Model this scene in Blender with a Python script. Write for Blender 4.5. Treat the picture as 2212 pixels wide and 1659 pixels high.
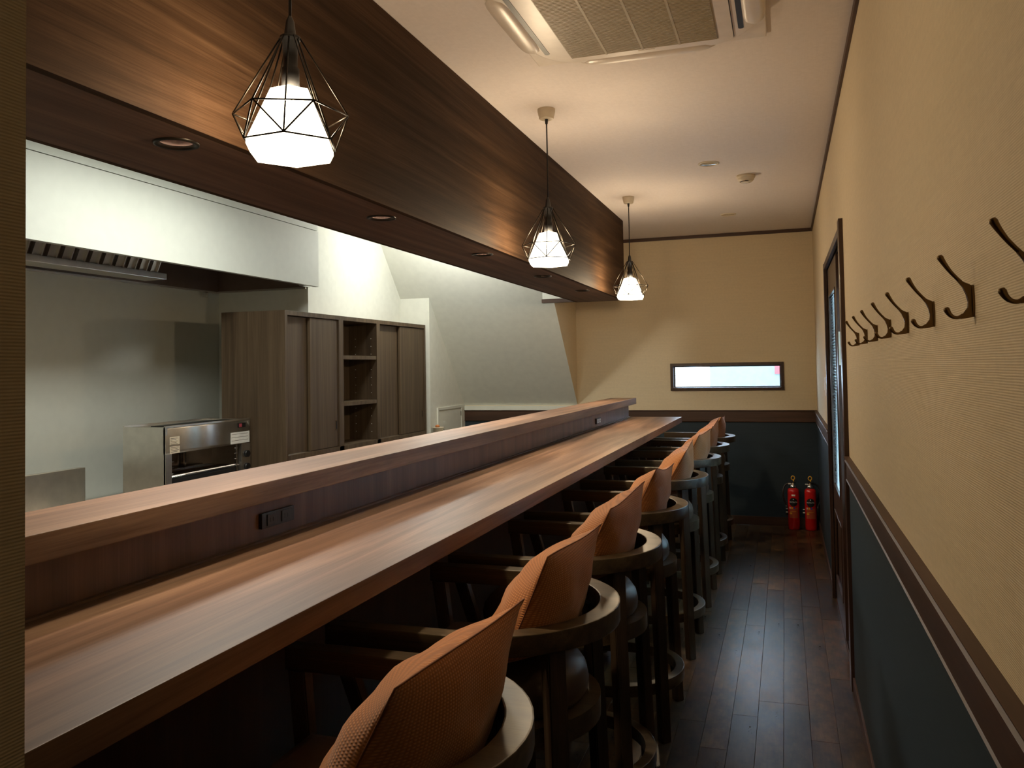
import bpy, bmesh, math, random
from mathutils import Vector, Matrix
PI = math.pi
for o in list(bpy.data.objects): bpy.data.objects.remove(o)
S = bpy.context.scene
COL = S.collection

# ------------------------------------------------------------------ camera
YAW, PIT, ROL, F, CY = 0.317208672, 0.0318633422, -0.0163806423, 1792.00269, 738.887604
def cam_axes():
    cy, sy = math.cos(YAW), math.sin(YAW)
    fw = Vector((-sy*math.cos(PIT), cy*math.cos(PIT), math.sin(PIT)))
    r = Vector((cy, sy, 0)); up = r.cross(fw)
    c, s = math.cos(ROL), math.sin(ROL)
    return c*r + s*up, -s*r + c*up, fw
r_, u_, f_ = cam_axes()
cd = bpy.data.cameras.new('camera'); cam = bpy.data.objects.new('camera', cd); COL.objects.link(cam)
cd.sensor_width = 36; cd.lens = F/2212*36; cd.shift_y = -(829.5-CY)/2212
cd.clip_start = 0.02
M = Matrix.Identity(4)
for i in range(3):
    M[i][0] = r_[i]; M[i][1] = u_[i]; M[i][2] = -f_[i]
M[2][3] = 1.40
cam.matrix_world = M
S.camera = cam

# ------------------------------------------------------------------ world, lights, exposure
S.view_settings.view_transform = 'Standard'; S.view_settings.look = 'None'
S.view_settings.gamma = 1; S.view_settings.use_curve_mapping = False
S.view_settings.exposure = 0.25
w = bpy.data.worlds.new('sky'); S.world = w; w.use_nodes = True
bg = w.node_tree.nodes['Background']; bg.inputs[0].default_value = (0.62, 0.80, 1.0, 1); bg.inputs[1].default_value = 14.0

def light(name, kind, loc, energy, color, rot=(0, 0, 0), **kw):
    d = bpy.data.lights.new(name, kind); d.energy = energy; d.color = color
    for k, v in kw.items(): setattr(d, k, v)
    o = bpy.data.objects.new(name, d); COL.objects.link(o); o.location = loc; o.rotation_euler = rot
    return o
WARM = (1.0, 0.76, 0.48); PINK = (1.0, 0.70, 0.48); COOL = (1.0, 1.0, 0.92)
PEND_Y = (1.54, 3.60, 5.68); PEND_X = -1.0
DOWN_Y = (1.564, 2.587, 3.60, 4.61, 5.60)
# bulbs inside the pendant shades: the shade material lets the light out, the bulb is a small warm point
PEND_W, DOWN_W, KIT_W = 28.0, 32.0, 38.0
for y in PEND_Y:
    light('pendant_bulb', 'POINT', (PEND_X, y, 1.935), PEND_W*(0.8 if y < 2 else 1.05), WARM, shadow_soft_size=0.04)
for y in DOWN_Y:
    light('downlight_lamp', 'SPOT', (-1.32, y, 1.945), DOWN_W, PINK, spot_size=math.radians(106), spot_blend=1.0, shadow_soft_size=0.03)
light('kitchen_tube_light', 'POINT', (-2.55, 5.95, 2.43), KIT_W*0.7, COOL, shadow_soft_size=0.07)
light('kitchen_tube_light', 'AREA', (-2.45, 3.3, 2.46), KIT_W*0.42, COOL, shape='RECTANGLE', size=0.3, size_y=1.3)
# portals help the sky light find the two openings
po = light('door_portal', 'AREA', (0.42, 4.62, 1.0), 1, (1, 1, 1), (0, PI/2, 0), shape='RECTANGLE', size=2.0, size_y=1.42)
po.data.cycles.is_portal = True
po = light('window_portal', 'AREA', (-0.497, 7.78, 1.3), 1, (1, 1, 1), (-PI/2, 0, 0), shape='RECTANGLE', size=0.93, size_y=0.2)
po.data.cycles.is_portal = True

# ------------------------------------------------------------------ materials
def newmat(name, rough=0.5, metal=0.0, spec=0.5):
    m = bpy.data.materials.new(name); m.use_nodes = True
    nt = m.node_tree; b = nt.nodes['Principled BSDF']
    b.inputs['Roughness'].default_value = rough; b.inputs['Metallic'].default_value = metal
    b.inputs['Specular IOR Level'].default_value = spec
    return m, nt, b
def coords(nt, scale, rot=(0, 0, 0), kind='Object'):
    tc = nt.nodes.new('ShaderNodeTexCoord'); mp = nt.nodes.new('ShaderNodeMapping')
    mp.inputs['Scale'].default_value = scale; mp.inputs['Rotation'].default_value = rot
    nt.links.new(tc.outputs[kind], mp.inputs['Vector']); return mp.outputs['Vector']
def noise(nt, vec, scale=5, detail=3, rough=0.5, dist=0):
    n = nt.nodes.new('ShaderNodeTexNoise'); n.inputs['Scale'].default_value = scale
    n.inputs['Detail'].default_value = detail; n.inputs['Roughness'].default_value = rough
    n.inputs['Distortion'].default_value = dist
    nt.links.new(vec, n.inputs['Vector']); return n.outputs['Fac']
def ramp(nt, fac, stops):
    r = nt.nodes.new('ShaderNodeValToRGB'); e = r.color_ramp.elements
    while len(e) < len(stops): e.new(0.5)
    for i, (p, c) in enumerate(stops): e[i].position = p; e[i].color = (*c, 1)
    nt.links.new(fac, r.inputs['Fac']); return r.outputs['Color']
def mixc(nt, a, b, fac=0.5, mode='MULTIPLY'):
    n = nt.nodes.new('ShaderNodeMix'); n.data_type = 'RGBA'; n.blend_type = mode
    if isinstance(fac, float): n.inputs[0].default_value = fac
    else: nt.links.new(fac, n.inputs[0])
    for s, v in ((6, a), (7, b)):
        if isinstance(v, tuple): n.inputs[s].default_value = (*v, 1)
        else: nt.links.new(v, n.inputs[s])
    return n.outputs[2]
def bump(nt, b, h, strength=0.2, dist=0.002):
    n = nt.nodes.new('ShaderNodeBump'); n.inputs['Strength'].default_value = strength
    n.inputs['Distance'].default_value = dist
    nt.links.new(h, n.inputs['Height']); nt.links.new(n.outputs['Normal'], b.inputs['Normal'])
def plain(name, c, rough=0.5, metal=0.0, spec=0.5, var=0.06):
    m, nt, b = newmat(name, rough, metal, spec)
    f = noise(nt, coords(nt, (1, 1, 1)), 18, 3)
    nt.links.new(ramp(nt, f, [(0.3, tuple(x*(1-var) for x in c)), (0.7, tuple(min(1, x*(1+var)) for x in c))]), b.inputs['Base Color'])
    return m
def wood(name, axis, dark, mid, light_, rough=0.38, cross=9.0, along=0.55, bands=True, spec=0.5, fine=0.5):
    m, nt, b = newmat(name, rough, 0, spec)
    sc = [cross, cross, cross]; sc['xyz'.index(axis)] = along
    v = coords(nt, tuple(sc))
    n1 = noise(nt, v, 1.0, 6, 0.6, 1.1)
    c = ramp(nt, n1, [(0.32, dark), (0.5, mid), (0.68, light_)])
    sc2 = [cross*18]*3; sc2['xyz'.index(axis)] = along*5
    n2 = noise(nt, coords(nt, tuple(sc2)), 1.0, 4, 0.7)
    c2 = ramp(nt, n2, [(0.35, (0.62, 0.58, 0.55)), (0.6, (1, 1, 1))])
    c = mixc(nt, c, c2, fine)
    if bands:
        sc3 = [cross*0.55]*3; sc3['xyz'.index(axis)] = along*0.5
        wv = nt.nodes.new('ShaderNodeTexWave'); wv.wave_type = 'RINGS'; wv.inputs['Scale'].default_value = 1.1
        wv.inputs['Distortion'].default_value = 7; wv.inputs['Detail'].default_value = 3; wv.inputs['Detail Scale'].default_value = 1.2
        nt.links.new(coords(nt, tuple(sc3)), wv.inputs['Vector'])
        c = mixc(nt, c, ramp(nt, wv.outputs['Fac'], [(0.0, (0.78, 0.74, 0.72)), (0.55, (1, 1, 1))]), 0.45)
    nt.links.new(c, b.inputs['Base Color'])
    bump(nt, b, n2, 0.12, 0.001)
    return m
def wallpaper(name, c, axis='z', freq=260, strength=0.5, rough=0.75, var=0.05):
    """string-textured wall covering: fine ribs lying along the wall"""
    m, nt, b = newmat(name, rough, 0, 0.35)
    sc = [3.5, 3.5, 3.5]; sc['xyz'.index(axis)] = freq
    n1 = noise(nt, coords(nt, tuple(sc)), 1.0, 3, 0.6)
    n0 = noise(nt, coords(nt, (1, 1, 1)), 60, 2)
    col = ramp(nt, n1, [(0.3, tuple(x*(1-var*2.0) for x in c)), (0.7, tuple(min(1, x*(1+var)) for x in c))])
    nt.links.new(mixc(nt, col, ramp(nt, n0, [(0.3, (0.95, 0.95, 0.95)), (0.7, (1, 1, 1))]), 1.0), b.inputs['Base Color'])
    bump(nt, b, n1, strength, 0.0015)
    return m
def ribbed(name, c, strength=0.35, period=0.0034):
    """wall covering of fine cords lying level along the wall"""
    m, nt, b = newmat(name, 0.75, 0, 0.3)
    wv = nt.nodes.new('ShaderNodeTexWave'); wv.bands_direction = 'Z'; wv.inputs['Scale'].default_value = 2*PI/(20*period)
    wv.inputs['Distortion'].default_value = 1.2; wv.inputs['Detail'].default_value = 2; wv.inputs['Detail Scale'].default_value = 0.4
    nt.links.new(coords(nt, (0.35, 0.35, 1)), wv.inputs['Vector'])
    n0 = noise(nt, coords(nt, (9, 9, 160)), 1.0, 3)
    n1 = noise(nt, coords(nt, (1, 1, 1)), 70, 2)
    ad = nt.nodes.new('ShaderNodeMath'); ad.operation = 'ADD'; nt.links.new(wv.outputs['Fac'], ad.inputs[0]); nt.links.new(n0, ad.inputs[1])
    col = ramp(nt, n0, [(0.3, tuple(x*0.95 for x in c)), (0.7, c)])
    nt.links.new(mixc(nt, col, ramp(nt, n1, [(0.3, (0.95, 0.95, 0.95)), (0.7, (1, 1, 1))]), 1.0), b.inputs['Base Color'])
    bump(nt, b, ad.outputs[0], strength, 0.0012)
    return m
def emit(name, c, s):
    m = bpy.data.materials.new(name); m.use_nodes = True; nt = m.node_tree
    nt.nodes.remove(nt.nodes['Principled BSDF']); e = nt.nodes.new('ShaderNodeEmission')
    e.inputs[0].default_value = (*c, 1); e.inputs[1].default_value = s
    nt.links.new(e.outputs[0], nt.nodes['Material Output'].inputs[0]); return m

CREAM = (0.75, 0.625, 0.425)
m_wallr = ribbed('cream_ribbed_wallpaper', CREAM)
m_wallf = wallpaper('cream_wallpaper', CREAM, 'z', 260, 0.15, var=0.02)
m_pillar = ribbed('brown_ribbed_wallpaper', (0.40, 0.35, 0.25), 0.4, 0.0030)
m_ceil = wallpaper('ceiling_paper', (0.80, 0.73, 0.69), 'x', 240, 0.05, var=0.01)
m_blue = wallpaper('dark_blue_wainscot', (0.021, 0.035, 0.046), 'z', 200, 0.35, 0.6)
m_kwhite = plain('kitchen_panel_white', (0.66, 0.67, 0.60), 0.6, 0, 0.4, 0.02)
m_kpaper = plain('kitchen_white_plaster', (0.76, 0.76, 0.68), 0.7, 0, 0.3, 0.03)
m_walnut_y = wood('walnut_along_room', 'y', (0.078, 0.046, 0.031), (0.150, 0.092, 0.062), (0.26, 0.168, 0.114), 0.46, spec=0.32, fine=0.7)
m_walnut_z = wood('walnut_upright_grain', 'z', (0.085, 0.042, 0.028), (0.13, 0.064, 0.042), (0.18, 0.095, 0.062), 0.42, bands=False)
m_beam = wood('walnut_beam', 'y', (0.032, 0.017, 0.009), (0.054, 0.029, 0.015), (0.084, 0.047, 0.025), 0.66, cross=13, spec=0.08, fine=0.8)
m_soffit_bounce = wood('walnut_soffit_bounce_lit', 'y', (0.095, 0.050, 0.032), (0.145, 0.080, 0.052), (0.21, 0.122, 0.082), 0.6, cross=13, spec=0.25)  # beam laminate lightened to stand in for bounce from bar and shelf
m_cab = wood('smoked_oak_cabinet', 'z', (0.064, 0.040, 0.021), (0.098, 0.064, 0.035), (0.140, 0.096, 0.055), 0.5, cross=16, bands=False, fine=0.6)
m_trim = wood('dark_brown_trim', 'y', (0.045, 0.022, 0.014), (0.062, 0.030, 0.019), (0.085, 0.042, 0.027), 0.52, bands=False)
m_trimx = wood('dark_brown_trim_across', 'x', (0.055, 0.027, 0.016), (0.075, 0.037, 0.022), (0.10, 0.05, 0.03), 0.38, bands=False)
m_trimz = wood('dark_brown_trim_upright', 'z', (0.040, 0.019, 0.012), (0.055, 0.027, 0.017), (0.075, 0.038, 0.024), 0.3, bands=False)
m_stool = wood('stool_ash_stained', 'x', (0.042, 0.029, 0.016), (0.072, 0.051, 0.028), (0.108, 0.080, 0.047), 0.33, cross=20, bands=False, fine=0.9)
m_stoolz = wood('stool_leg_stained', 'z', (0.034, 0.022, 0.013), (0.053, 0.035, 0.021), (0.078, 0.054, 0.034), 0.36, cross=20, bands=False, fine=0.9)
m_leather = plain('brown_leather', (0.075, 0.047, 0.030), 0.42, 0, 0.5, 0.12)
m_steel = plain('brushed_steel', (0.72, 0.70, 0.65), 0.34, 1.0)
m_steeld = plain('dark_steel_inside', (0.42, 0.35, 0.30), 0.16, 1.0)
m_black = plain('black_plastic', (0.012, 0.012, 0.013), 0.4)
m_blackw = plain('black_wire', (0.018, 0.014, 0.010), 0.35, 0.7)
m_bronze = plain('antique_bronze', (0.16, 0.10, 0.045), 0.3, 0.9)
m_beige = plain('beige_plastic', (0.66, 0.57, 0.43), 0.4)
m_acw = plain('air_conditioner_white', (0.74, 0.66, 0.58), 0.35)
m_acg = plain('air_conditioner_grille', (0.40, 0.33, 0.22), 0.5)
m_red = plain('extinguisher_red', (0.55, 0.012, 0.010), 0.22, 0, 0.6)
m_yellow = plain('yellow_plastic', (0.80, 0.42, 0.03), 0.4)
m_whitep = plain('white_plastic', (0.80, 0.79, 0.74), 0.4)
m_blueprint = plain('blue_print', (0.03, 0.06, 0.35), 0.5)
m_orange = plain('orange_print', (0.60, 0.20, 0.05), 0.5)
m_panel = plain('label_print_red_orange', (0.42, 0.07, 0.025), 0.5)
m_grey = plain('grey_floor_slab', (0.10, 0.09, 0.08), 0.6)
m_chrome = plain('chrome', (0.75, 0.75, 0.75), 0.12, 1.0)
m_outdoor_grey = plain('dim_outdoor_grey', (0.24, 0.29, 0.33), 0.9)  # for the door-side paving and the wall added to block daylight
m_concrete = plain('outdoor_paving', (0.35, 0.36, 0.38), 0.8)
m_hedge = plain('outdoor_wall_paint', (0.15, 0.21, 0.25), 0.8)
m_outwhite = plain('outdoor_white_wall', (0.85, 0.87, 0.9), 0.8)
m_pinkred = plain('outdoor_red_sign', (0.40, 0.06, 0.08), 0.6)
m_seam = plain('seam_thread', (0.16, 0.055, 0.018), 0.8)
m_shade = emit('lit_glass_shade', (1.0, 0.86, 0.62), 7.5)
nt = m_shade.node_tree; tr = nt.nodes.new('ShaderNodeBsdfTransparent'); mx = nt.nodes.new('ShaderNodeMixShader'); mx.inputs[0].default_value = 0.5
e_ = [n for n in nt.nodes if n.type == 'EMISSION'][0]
nt.links.new(e_.outputs[0], mx.inputs[1]); nt.links.new(tr.outputs[0], mx.inputs[2]); nt.links.new(mx.outputs[0], nt.nodes['Material Output'].inputs[0])
m_lens = plain('downlight_reflector', (0.55, 0.45, 0.42), 0.15, 0.9)
m_lit = emit('tube_diffuser', (0.92, 1.0, 0.92), 6.0)

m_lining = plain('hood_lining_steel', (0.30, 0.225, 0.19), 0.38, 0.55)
# orange fabric: fine woven dimples
m_fabric, nt, b = newmat('orange_woven_fabric', 0.85, 0, 0.15)
wv = nt.nodes.new('ShaderNodeTexWave'); wv.bands_direction = 'Z'; wv.inputs['Scale'].default_value = 62; wv.inputs['Distortion'].default_value = 0.6
wv2 = nt.nodes.new('ShaderNodeTexWave'); wv2.bands_direction = 'Y'; wv2.inputs['Scale'].default_value = 44; wv2.inputs['Distortion'].default_value = 0.6
vv = coords(nt, (1, 1, 1))
nt.links.new(vv, wv.inputs['Vector']); nt.links.new(vv, wv2.inputs['Vector'])
mm = nt.nodes.new('ShaderNodeMath'); mm.operation = 'MULTIPLY'
nt.links.new(wv.outputs['Fac'], mm.inputs[0]); nt.links.new(wv2.outputs['Fac'], mm.inputs[1])
nt.links.new(ramp(nt, mm.outputs[0], [(0.0, (0.32, 0.118, 0.034)), (0.6, (0.50, 0.205, 0.066))]), b.inputs['Base Color'])
bump(nt, b, mm.outputs[0], 0.5, 0.0015)
b.inputs['Sheen Weight'].default_value = 0.25

# floor planks: each plank object gets its own tone
m_plank, nt, b = newmat('mixed_stained_plank', 0.36, 0, 0.35)
oi = nt.nodes.new('ShaderNodeObjectInfo')
base = ramp(nt, oi.outputs['Random'], [(0.0, (0.042, 0.028, 0.018)), (0.35, (0.066, 0.042, 0.025)), (0.6, (0.100, 0.064, 0.034)), (0.85, (0.055, 0.043, 0.034)), (1.0, (0.150, 0.096, 0.045))])
n1 = noise(nt, coords(nt, (40, 3, 40)), 1.0, 5, 0.7, 0.8)
n2 = noise(nt, coords(nt, (13, 8, 13)), 1.0, 5, 0.68)
c = mixc(nt, base, ramp(nt, n1, [(0.3, (0.55, 0.55, 0.55)), (0.7, (1.25, 1.2, 1.15))]), 1.0)
c = mixc(nt, c, ramp(nt, n2, [(0.36, (0.30, 0.29, 0.30)), (0.62, (1.5, 1.4, 1.25))]), 1.0)
nt.links.new(c, b.inputs['Base Color'])
rr = nt.nodes.new('ShaderNodeMapRange'); rr.inputs[3].default_value = 0.20; rr.inputs[4].default_value = 0.44
nt.links.new(n2, rr.inputs[0]); nt.links.new(rr.outputs[0], b.inputs['Roughness'])
bump(nt, b, n1, 0.25, 0.001)

# frosted reeded glass
m_glass, nt, b = newmat('reeded_glass', 0.12, 0, 0.5)
b.inputs['Roughness'].default_value = 0.35; b.inputs['Base Color'].default_value = (0.80, 0.97, 0.97, 1); b.inputs['Transmission Weight'].default_value = 1.0; b.inputs['IOR'].default_value = 1.15
m_pane, nt, b = newmat('clear_window_glass', 0.02, 0, 0.5)
b.inputs['Base Color'].default_value = (0.97, 0.99, 1, 1); b.inputs['Transmission Weight'].default_value = 1.0; b.inputs['IOR'].default_value = 1.05
nt.nodes['Principled BSDF'].inputs['Roughness'].default_value = 0.06

# ------------------------------------------------------------------ mesh helpers
def tobm(): return bmesh.new()
def box(bm, x0, y0, z0, x1, y1, z1, bev=0.0):
    x0, x1 = sorted((x0, x1)); y0, y1 = sorted((y0, y1)); z0, z1 = sorted((z0, z1))
    vs = [bm.verts.new(p) for p in ((x0, y0, z0), (x1, y0, z0), (x1, y1, z0), (x0, y1, z0), (x0, y0, z1), (x1, y0, z1), (x1, y1, z1), (x0, y1, z1))]
    fs = [bm.faces.new([vs[i] for i in f]) for f in ((3, 2, 1, 0), (4, 5, 6, 7), (0, 1, 5, 4), (1, 2, 6, 5), (2, 3, 7, 6), (3, 0, 4, 7))]
    if bev > 0:
        es = list({e for f in fs for e in f.edges})
        bmesh.ops.bevel(bm, geom=es, offset=bev, segments=2, profile=0.7, affect='EDGES')
    return bm
def tube(bm, pts, rad, n=8, closed=False, cap=True):
    """round bar through points; rad is a number or one per point"""
    pts = [Vector(p) for p in pts]; k = len(pts)
    rads = rad if isinstance(rad, (list, tuple)) else [rad]*k
    rings = []; prev = None
    for i, p in enumerate(pts):
        a = pts[(i-1) % k] if (closed or i > 0) else p
        c = pts[(i+1) % k] if (closed or i < k-1) else p
        t = (c-a).normalized()
        if prev is None:
            ref = Vector((0, 0, 1)) if abs(t.z) < 0.9 else Vector((1, 0, 0))
            u = t.cross(ref).normalized()
        else: u = (prev - t*prev.dot(t)).normalized()
        prev = u; v = t.cross(u)
        rings.append([bm.verts.new(p + rads[i]*(math.cos(2*PI*j/n)*u + math.sin(2*PI*j/n)*v)) for j in range(n)])
    for i in range(k if closed else k-1):
        A, B = rings[i], rings[(i+1) % k]
        for j in range(n): bm.faces.new((A[j], A[(j+1) % n], B[(j+1) % n], B[j])).smooth = True
    if cap and not closed:
        bm.faces.new(list(reversed(rings[0]))); bm.faces.new(rings[-1])
    return bm
def lathe(bm, prof, n=32, c=(0, 0, 0), smooth=True, a0=0.0):
    """profile [(r,z)...] spun about z"""
    rings = []
    for r, z in prof:
        if r < 1e-6: rings.append([bm.verts.new((c[0], c[1], c[2]+z))])
        else: rings.append([bm.verts.new((c[0]+r*math.cos(a0+2*PI*j/n), c[1]+r*math.sin(a0+2*PI*j/n), c[2]+z)) for j in range(n)])
    for A, B in zip(rings[:-1], rings[1:]):
        for j in range(n):
            q = (j+1) % n
            if len(A) == 1 and len(B) == 1: continue
            if len(A) == 1: f = bm.faces.new((A[0], B[q], B[j]))
            elif len(B) == 1: f = bm.faces.new((A[j], A[q], B[0]))
            else: f = bm.faces.new((A[j], A[q], B[q], B[j]))
            f.smooth = smooth
    return bm
def prism(bm, poly, axis, a, b2, bev=0.0):
    """extrude a polygon of 2-D points along an axis from a to b2"""
    def P(u, v, t): return {'x': (t, u, v), 'y': (u, t, v), 'z': (u, v, t)}[axis]
    A = [bm.verts.new(P(u, v, a)) for u, v in poly]; B = [bm.verts.new(P(u, v, b2)) for u, v in poly]
    n = len(poly); fs = [bm.faces.new(A), bm.faces.new(list(reversed(B)))]
    for i in range(n): fs.append(bm.faces.new((A[i], B[i], B[(i+1) % n], A[(i+1) % n])))
    if bev > 0:
        es = [e for f in fs[:2] for e in f.edges]
        bmesh.ops.bevel(bm, geom=es, offset=bev, segments=2, profile=0.7, affect='EDGES')
    return bm
def strip(bm, outer, inner, z0, z1, closed=False, bev=0.0):
    """flat band between two matched outlines, with thickness"""
    n = len(outer); L = []
    for z in (z0, z1):
        L.append(([bm.verts.new((x, y, z)) for x, y in outer], [bm.verts.new((x, y, z)) for x, y in inner]))
    (ob, ib), (ot, it) = L
    top = []
    rng = range(n) if closed else range(n-1)
    for i in rng:
        j = (i+1) % n
        f1 = bm.faces.new((ot[i], ot[j], it[j], it[i])); bm.faces.new((ob[j], ob[i], ib[i], ib[j]))
        f2 = bm.faces.new((ob[i], ob[j], ot[j], ot[i])); f3 = bm.faces.new((ib[j], ib[i], it[i], it[j]))
        f2.smooth = f3.smooth = True
    if not closed:
        bm.faces.new((ob[0], ot[0], it[0], ib[0])); bm.faces.new((ob[-1], ib[-1], it[-1], ot[-1]))
    bmesh.ops.recalc_face_normals(bm, faces=bm.faces)
    if bev > 0:
        es = [e for e in bm.edges if len(e.link_faces) == 2 and e.calc_face_angle(0) > 1.0]
        bmesh.ops.bevel(bm, geom=es, offset=bev, segments=2, profile=0.7, affect='EDGES')
    return bm
def obj(name, bm, mat, parent=None, kind=None, loc=None):
    bmesh.ops.recalc_face_normals(bm, faces=bm.faces)
    me = bpy.data.meshes.new(name); bm.to_mesh(me); bm.free()
    for m in (mat if isinstance(mat, (list, tuple)) else [mat]): me.materials.append(m)
    o = bpy.data.objects.new(name, me); COL.objects.link(o)
    if parent: o.parent = parent
    if kind: o['kind'] = kind
    if loc: o.location = loc
    return o
def bx(name, dims, mat, parent=None, kind=None, bev=0.0):
    return obj(name, box(tobm(), *dims, bev=bev), mat, parent, kind)
def struct(name, bm, mat): return obj(name, bm, mat, None, 'structure')
def tag(o, label, cat, group=None):
    o['label'] = label; o['category'] = cat
    if group: o['group'] = group
    return o
def thing(name, label, cat, loc=(0, 0, 0), rot=(0, 0, 0), group=None):
    o = bpy.data.objects.new(name, None); COL.objects.link(o); o.location = loc; o.rotation_euler = rot
    o.empty_display_size = 0.1
    return tag(o, label, cat, group)
def dup(root, loc, rot=None, label=None, group=None):
    r = root.copy(); COL.objects.link(r); r.location = loc
    if rot is not None: r.rotation_euler = rot
    if label: r['label'] = label
    if group: r['group'] = group
    for ch in list(root.children):
        c = ch.copy(); COL.objects.link(c); c.parent = r
        for g in list(ch.children):
            d = g.copy(); COL.objects.link(d); d.parent = c
    return r
def text_verts(s, size):
    cu = bpy.data.curves.new('t', 'FONT'); cu.body = s; cu.size = size; cu.align_x = 'CENTER'; cu.align_y = 'CENTER'
    cu.resolution_u = 2
    to = bpy.data.objects.new('t', cu); COL.objects.link(to)
    dg = bpy.context.evaluated_depsgraph_get(); me = bpy.data.meshes.new_from_object(to.evaluated_get(dg))
    vs = [tuple(v.co) for v in me.vertices]; fs = [tuple(p.vertices) for p in me.polygons]
    bpy.data.objects.remove(to); bpy.data.meshes.remove(me); bpy.data.curves.remove(cu)
    return vs, fs

# ================================================================== SETTING
XR, YB, H = 0.253, 7.598, 2.574       # right wall, rear wall, ceiling
Y0 = -4.2                              # wall behind the camera
XK = -4.04                             # alcove wall of the kitchen
DY0, DY1, DZ = 3.93, 5.33, 1.965       # door opening
WX0, WX1, WZ0, WZ1 = -0.965, -0.032, 1.197, 1.40

# floor slab and planks
fl = struct('floor', box(tobm(), XK-0.1, Y0-0.1, -0.12, XR+0.25, YB+0.15, -0.012), m_grey)
rnd = random.Random(7)
pw = 0.0978; x = XR+0.03; meshes = {}
k = 0
xe = XR
while xe > -1.20:
    y = 0.35 + rnd.random()*0.4 - 0.4
    while y < YB:
        L = rnd.choice((0.9, 1.2, 1.2, 1.8)); y1 = min(y+L, YB+0.002)
        if y1 - y < 0.05: break
        key = (round(L, 2) if y1 == y+L else round(y1-y, 3))
        if key not in meshes:
            bm = box(tobm(), -pw+0.0008, 0.0004, -0.012, 0, key-0.0004, 0.0, bev=0.0)
            es = [e for e in bm.edges if abs(e.verts[0].co.z) < 1e-6 and abs(e.verts[1].co.z) < 1e-6]
            bmesh.ops.bevel(bm, geom=es, offset=0.0007, segments=1, affect='EDGES')
            me = bpy.data.meshes.new('floor_plank'); bm.to_mesh(me); bm.free(); me.materials.append(m_plank); meshes[key] = me
        o = bpy.data.objects.new('floor_plank', meshes[key]); COL.objects.link(o)
        o.location = (xe, y, 0); o.parent = fl; k += 1
        y = y1
    xe -= pw
bx('kitchen_floor_covering', (XK, Y0, -0.012, -1.25, YB, 0.0), m_grey, fl)
bx('entry_floor_covering', (-1.25, Y0, -0.012, XR, -0.05, -0.001), m_grey, fl)

# ceiling
struct('ceiling', box(tobm(), XK-0.1, Y0-0.1, H, XR+0.15, YB+0.15, H+0.12), m_ceil)
struct('ceiling_kitchen', box(tobm(), XK, 0.55, H-0.012, -1.60, 6.56, H-0.001), m_kpaper)

# right wall with the doorway; wallpaper above, dark wainscot below
RAILT, RAILB = 1.0, 0.897
def wall_right():
    bm = tobm(); X1 = XR+0.14
    for (a, b_) in ((Y0, DY0), (DY1, YB)):
        box(bm, XR, a, 0, X1, b_, H)
    box(bm, XR, DY0, DZ, X1, DY1, H)
    return struct('wall_right', bm, m_wallr)
wr = wall_right()
for a, b_ in ((Y0, DY0-0.09), (DY1+0.05, YB)):
    bx('wainscot_panel', (XR-0.004, a, 0.06, XR, b_, RAILB+0.01), m_blue, wr)
def rail(a, b_, name):
    # moulded chair rail: flat board, raised top bead, small lower bead
    pr = [(XR, RAILB), (XR-0.016, RAILB), (XR-0.018, RAILB+0.004), (XR-0.0145, RAILB+0.007), (XR-0.0145, RAILT-0.028),
          (XR-0.019, RAILT-0.024), (XR-0.022, RAILT-0.018), (XR-0.017, RAILT-0.014), (XR-0.017, RAILT-0.004), (XR-0.024, RAILT-0.002), (XR-0.024, RAILT), (XR, RAILT)]
    return struct(name, prism(tobm(), [(p[0], p[1]) for p in pr], 'y', a, b_), m_trim)
rail(Y0, DY0-0.09, 'trim_1'); rail(DY1+0.05, YB-0.016, 'trim_2')
struct('baseboard_right', box(tobm(), XR-0.012, Y0, 0, XR, DY0-0.09, 0.062, 0.002), m_trim)
struct('baseboard_right_far', box(tobm(), XR-0.012, DY1+0.05, 0, XR, YB-0.012, 0.062, 0.002), m_trim)
# crown trim
struct('trim_3', box(tobm(), XR-0.012, Y0, H-0.030, XR, YB, H, 0.002), m_trim)
struct('trim_4', box(tobm(), -1.857, YB-0.012, H-0.030, XR-0.012, YB, H, 0.002), m_trimx)

# rear wall with the slot window
bm = tobm()
for d in ((XK, 0, WX0, H), (WX1, 0, XR+0.14, H), (WX0, 0, WX1, WZ0), (WX0, WZ1, WX1, H)):
    box(bm, d[0], YB, d[1], d[2], YB+0.13, d[3])
wb = struct('wall_back', bm, m_wallf)
bx('wainscot_panel', (-2.99, YB-0.004, 0.06, XR, YB, RAILB+0.01), m_blue, wb)
struct('trim_5', prism(tobm(), [(YB, RAILB), (YB-0.016, RAILB), (YB-0.018, RAILB+0.005), (YB-0.014, RAILB+0.008), (YB-0.014, RAILT-0.012), (YB-0.02, RAILT-0.008), (YB-0.02, RAILT), (YB, RAILT)], 'x', -2.99, XR), m_trimx)
struct('baseboard_back', box(tobm(), -2.99, YB-0.012, 0, XR, YB, 0.075, 0.002), m_trimx)
struct('trim_6', box(tobm(), -2.985, YB-0.03, RAILT, -1.862, YB, 1.042, 0.002), m_kpaper)   # white ledge under the slope

# front wall behind the camera and partition on the left
struct('wall_front', box(tobm(), XK-0.1, Y0-0.12, 0, XR+0.14, Y0, H), m_wallf)
struct('wall_partition', box(tobm(), -1.95, 0.36, 0, -0.6195, 0.5465, H), m_pillar)
struct('wall_partition_left', box(tobm(), XK, 0.38, 0, -1.95, 0.53, H), m_kwhite)

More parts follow.
